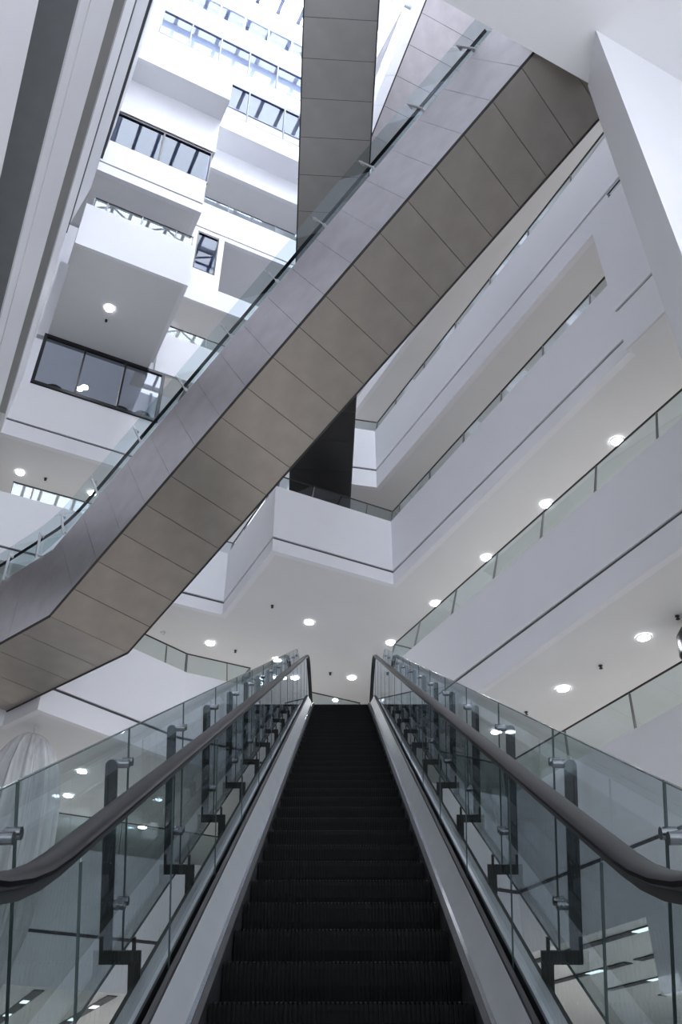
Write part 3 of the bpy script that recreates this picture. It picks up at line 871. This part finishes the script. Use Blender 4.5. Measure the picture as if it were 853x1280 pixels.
for p, lb in (((4.55, 25.9), 'upper downlight behind the left escalator glass beside the pleated form'), ((4.65, 28.1), 'lower downlight behind the left escalator glass beside the pleated form'),
              ((7.6, 27.0), 'downlight behind the left escalator glass near the first bracket post'), ((7.6, 30.0), 'farthest downlight behind the left escalator glass')):
    downlight(P(*p, 9.7), lb, 'downlights of the lower left ceiling')
downlight(P(1.84, 21.8, 24.62), 'single downlight on the underside of the white pod', 'downlights at the far left')
downlight(P(0.6, 25.8, 19.6), 'downlight at the left edge above the short far railing', 'downlights at the far left')
downlight(P(3.1, 25.8, 19.6), 'downlight seen just over the diagonal escalator rail at the left', 'downlights at the far left')
downlight(P(2.2, 25.9, 14.6), 'downlight behind the lower end of the diagonal escalator glass', 'downlights at the far left')
downlight(P(2.0, 26.0, 24.6), 'downlight added behind the dark window for the reflection in its pane', 'downlights at the far left')  # added lamp standing in for a ceiling light mirrored in the pane

sp0 = None
def sprinkler(p, label):
    global sp0
    if sp0 is None:
        t = thing('sprinkler', p, label, 'sprinkler', 'dark sprinkler heads on the ceilings')
        def part(nm, mb, m):
            o = bpy.data.objects.new(nm, mb.mesh(nm, M[m], smooth=True)); C.objects.link(o); o.parent = t
        a = MB(); a.cyl(V((0, 0, 0)), V((0, 0, -.015)), .05, 12); part('cover_plate', a, 'frame')
        a = MB(); a.cyl(V((0, 0, -.015)), V((0, 0, -.07)), .022, 8); part('body', a, 'frame')
        a = MB(); a.cyl(V((0, 0, -.07)), V((0, 0, -.08)), .045, 10); part('deflector', a, 'frame')
        sp0 = t
        return t
    t = copy_tree(sp0, None, V(p)); t['label'] = label
    return t
SPR = [((0.0, 0.0, 0.0), '')]
def at(px, py, z):
    dx, dy = (px - 426.5) / FPX, (640 - py) / FPX
    t = math.radians(PITCH)
    v = V((dx, math.cos(t) - dy * math.sin(t), math.sin(t) + dy * math.cos(t)))
    return v * (z / v.z)
for px, py, z, lb in ((340.6, 757, 14.6, 'sprinkler on the broad ceiling left of the lone downlight'), (294.5, 813, 14.6, 'sprinkler on the broad ceiling above the angled back-left railing'),
                      (413, 841, 14.6, 'sprinkler on the broad ceiling between the tops of the handrails'), (751, 832, 9.7, 'sprinkler between the two downlights on the lower right ceiling'),
                      (658, 890, 9.7, 'sprinkler on the lower right ceiling just above the escalator glass'), (847, 770, 9.7, 'sprinkler at the right edge above the black pendant'),
                      (133, 400, 24.62, 'sprinkler on the underside of the white pod'), (57, 598, 19.6, 'sprinkler above the short far railing at the left')):
    sprinkler(at(px, py, z), lb)
# small white detector
p = at(203.7, 791, 14.6)
a = MB(); a.cyl(p, p - Zv * .04, .09, 14); a.cyl(p - Zv * .04, p - Zv * .09, .06, 14, r2=.035)
tag(a.build('smoke_detector', M['white'], smooth=True), 'small white detector on the broad ceiling beside the diagonal escalator', 'detector')
# black pendant at the right edge
pc = at(874, 803, 9.15)
t = thing('pendant_lamp', V((pc.x, pc.y, 9.7)), 'black round pendant hanging at the right edge above the railing', 'lamp')
a = MB(); pr = [(.12, .40), (.30, .36), (.42, .18), (.45, -.25), (.42, -.25), (.39, .16), (.28, .32), (.10, .36)]
a.loft([[V((pc.x + r_ * math.cos(q), pc.y + r_ * math.sin(q), pc.z + z_)) for r_, z_ in pr] for q in [2 * math.pi * k / 28 for k in range(29)]], caps=False)
a.build('shade', M['pendant'], t, smooth=True)
a = MB(); a.cyl(V((pc.x, pc.y, pc.z + .35)), V((pc.x, pc.y, 9.7)), .03, 8); a.build('stem', M['pendant'], t)

# slots in the lowest ceiling, right and left
cl = None
for o in C.objects:
    if o.get('label') == 'white slotted ceiling under the first balcony level': cl = o
for lat in (13.3, 15.2, 17.05, 18.8, 20.5):
    for (b0, b1) in ((9.5, 15.85), (16.15, 19)):
        a = MB(); a.box(P(lat - .13, b0, 3.885), Rv * .26, Bv * (b1 - b0), Zv * .02); a.build('slot', M['frame'], cl)
    for bb in (13.3 if lat < 14 else 14.2, 17.0):
        a = MB(); a.box(P(lat - .09, bb, 3.875), Rv * .18, Bv * .5, Zv * .02); a.build('slot_lamp', M['lampslot'], cl)
for lat in (4.4, 6.25, 8.1):
    a = MB(); a.box(P(lat - .13, 25.4, 3.885), Rv * .26, Bv * 7.5, Zv * .02); a.build('slot', M['frame'], cl)
    for bb in (27.0, 29.5):
        a = MB(); a.box(P(lat - .09, bb, 3.875), Rv * .18, Bv * .5, Zv * .02); a.build('slot_lamp', M['lampslot'], cl)

# ------------------------------------------------------------------ pleated hanging form at the left
base = P(2.66, 23.2, 0)
t = thing('hanging_sculpture', base + Zv * 2.4, 'tall cocoon-shaped form wrapped in pleated translucent film behind the left escalator glass', 'sculpture')
a = MB(); rings = []
NP = 220
for zz, rr in ((9.45, .08), (9.38, .28), (9.2, .48), (8.9, .66), (8.4, .86), (7.6, 1.02), (6.6, 1.08), (5.6, 1.04), (4.6, .88), (3.7, .66), (3.0, .42), (2.5, .16)):
    r_ = []
    for k in range(NP):
        q = 2 * math.pi * k / NP
        tw = q + (9.4 - zz) * 0.05
        f = 1 + 0.13 * math.sin(q * 15 + 1.6 * math.sin(q * 3)) + 0.04 * math.sin(q * 34 + 1) + 0.03 * math.sin(q * 7 + 1)
        r_.append(V((base.x + rr * .9 * f * math.cos(tw) - (9.4 - zz) * .02, base.y + rr * .9 * f * math.sin(tw), zz)))
    rings.append(r_)
a.loft(rings); a.build('pleated_wrap', M['film'], t, smooth=True)
a = MB(); a.cyl(V((base.x, base.y, 9.44)), V((base.x, base.y, 9.7)), .03, 8); a.build('hanger', M['steel'], t)
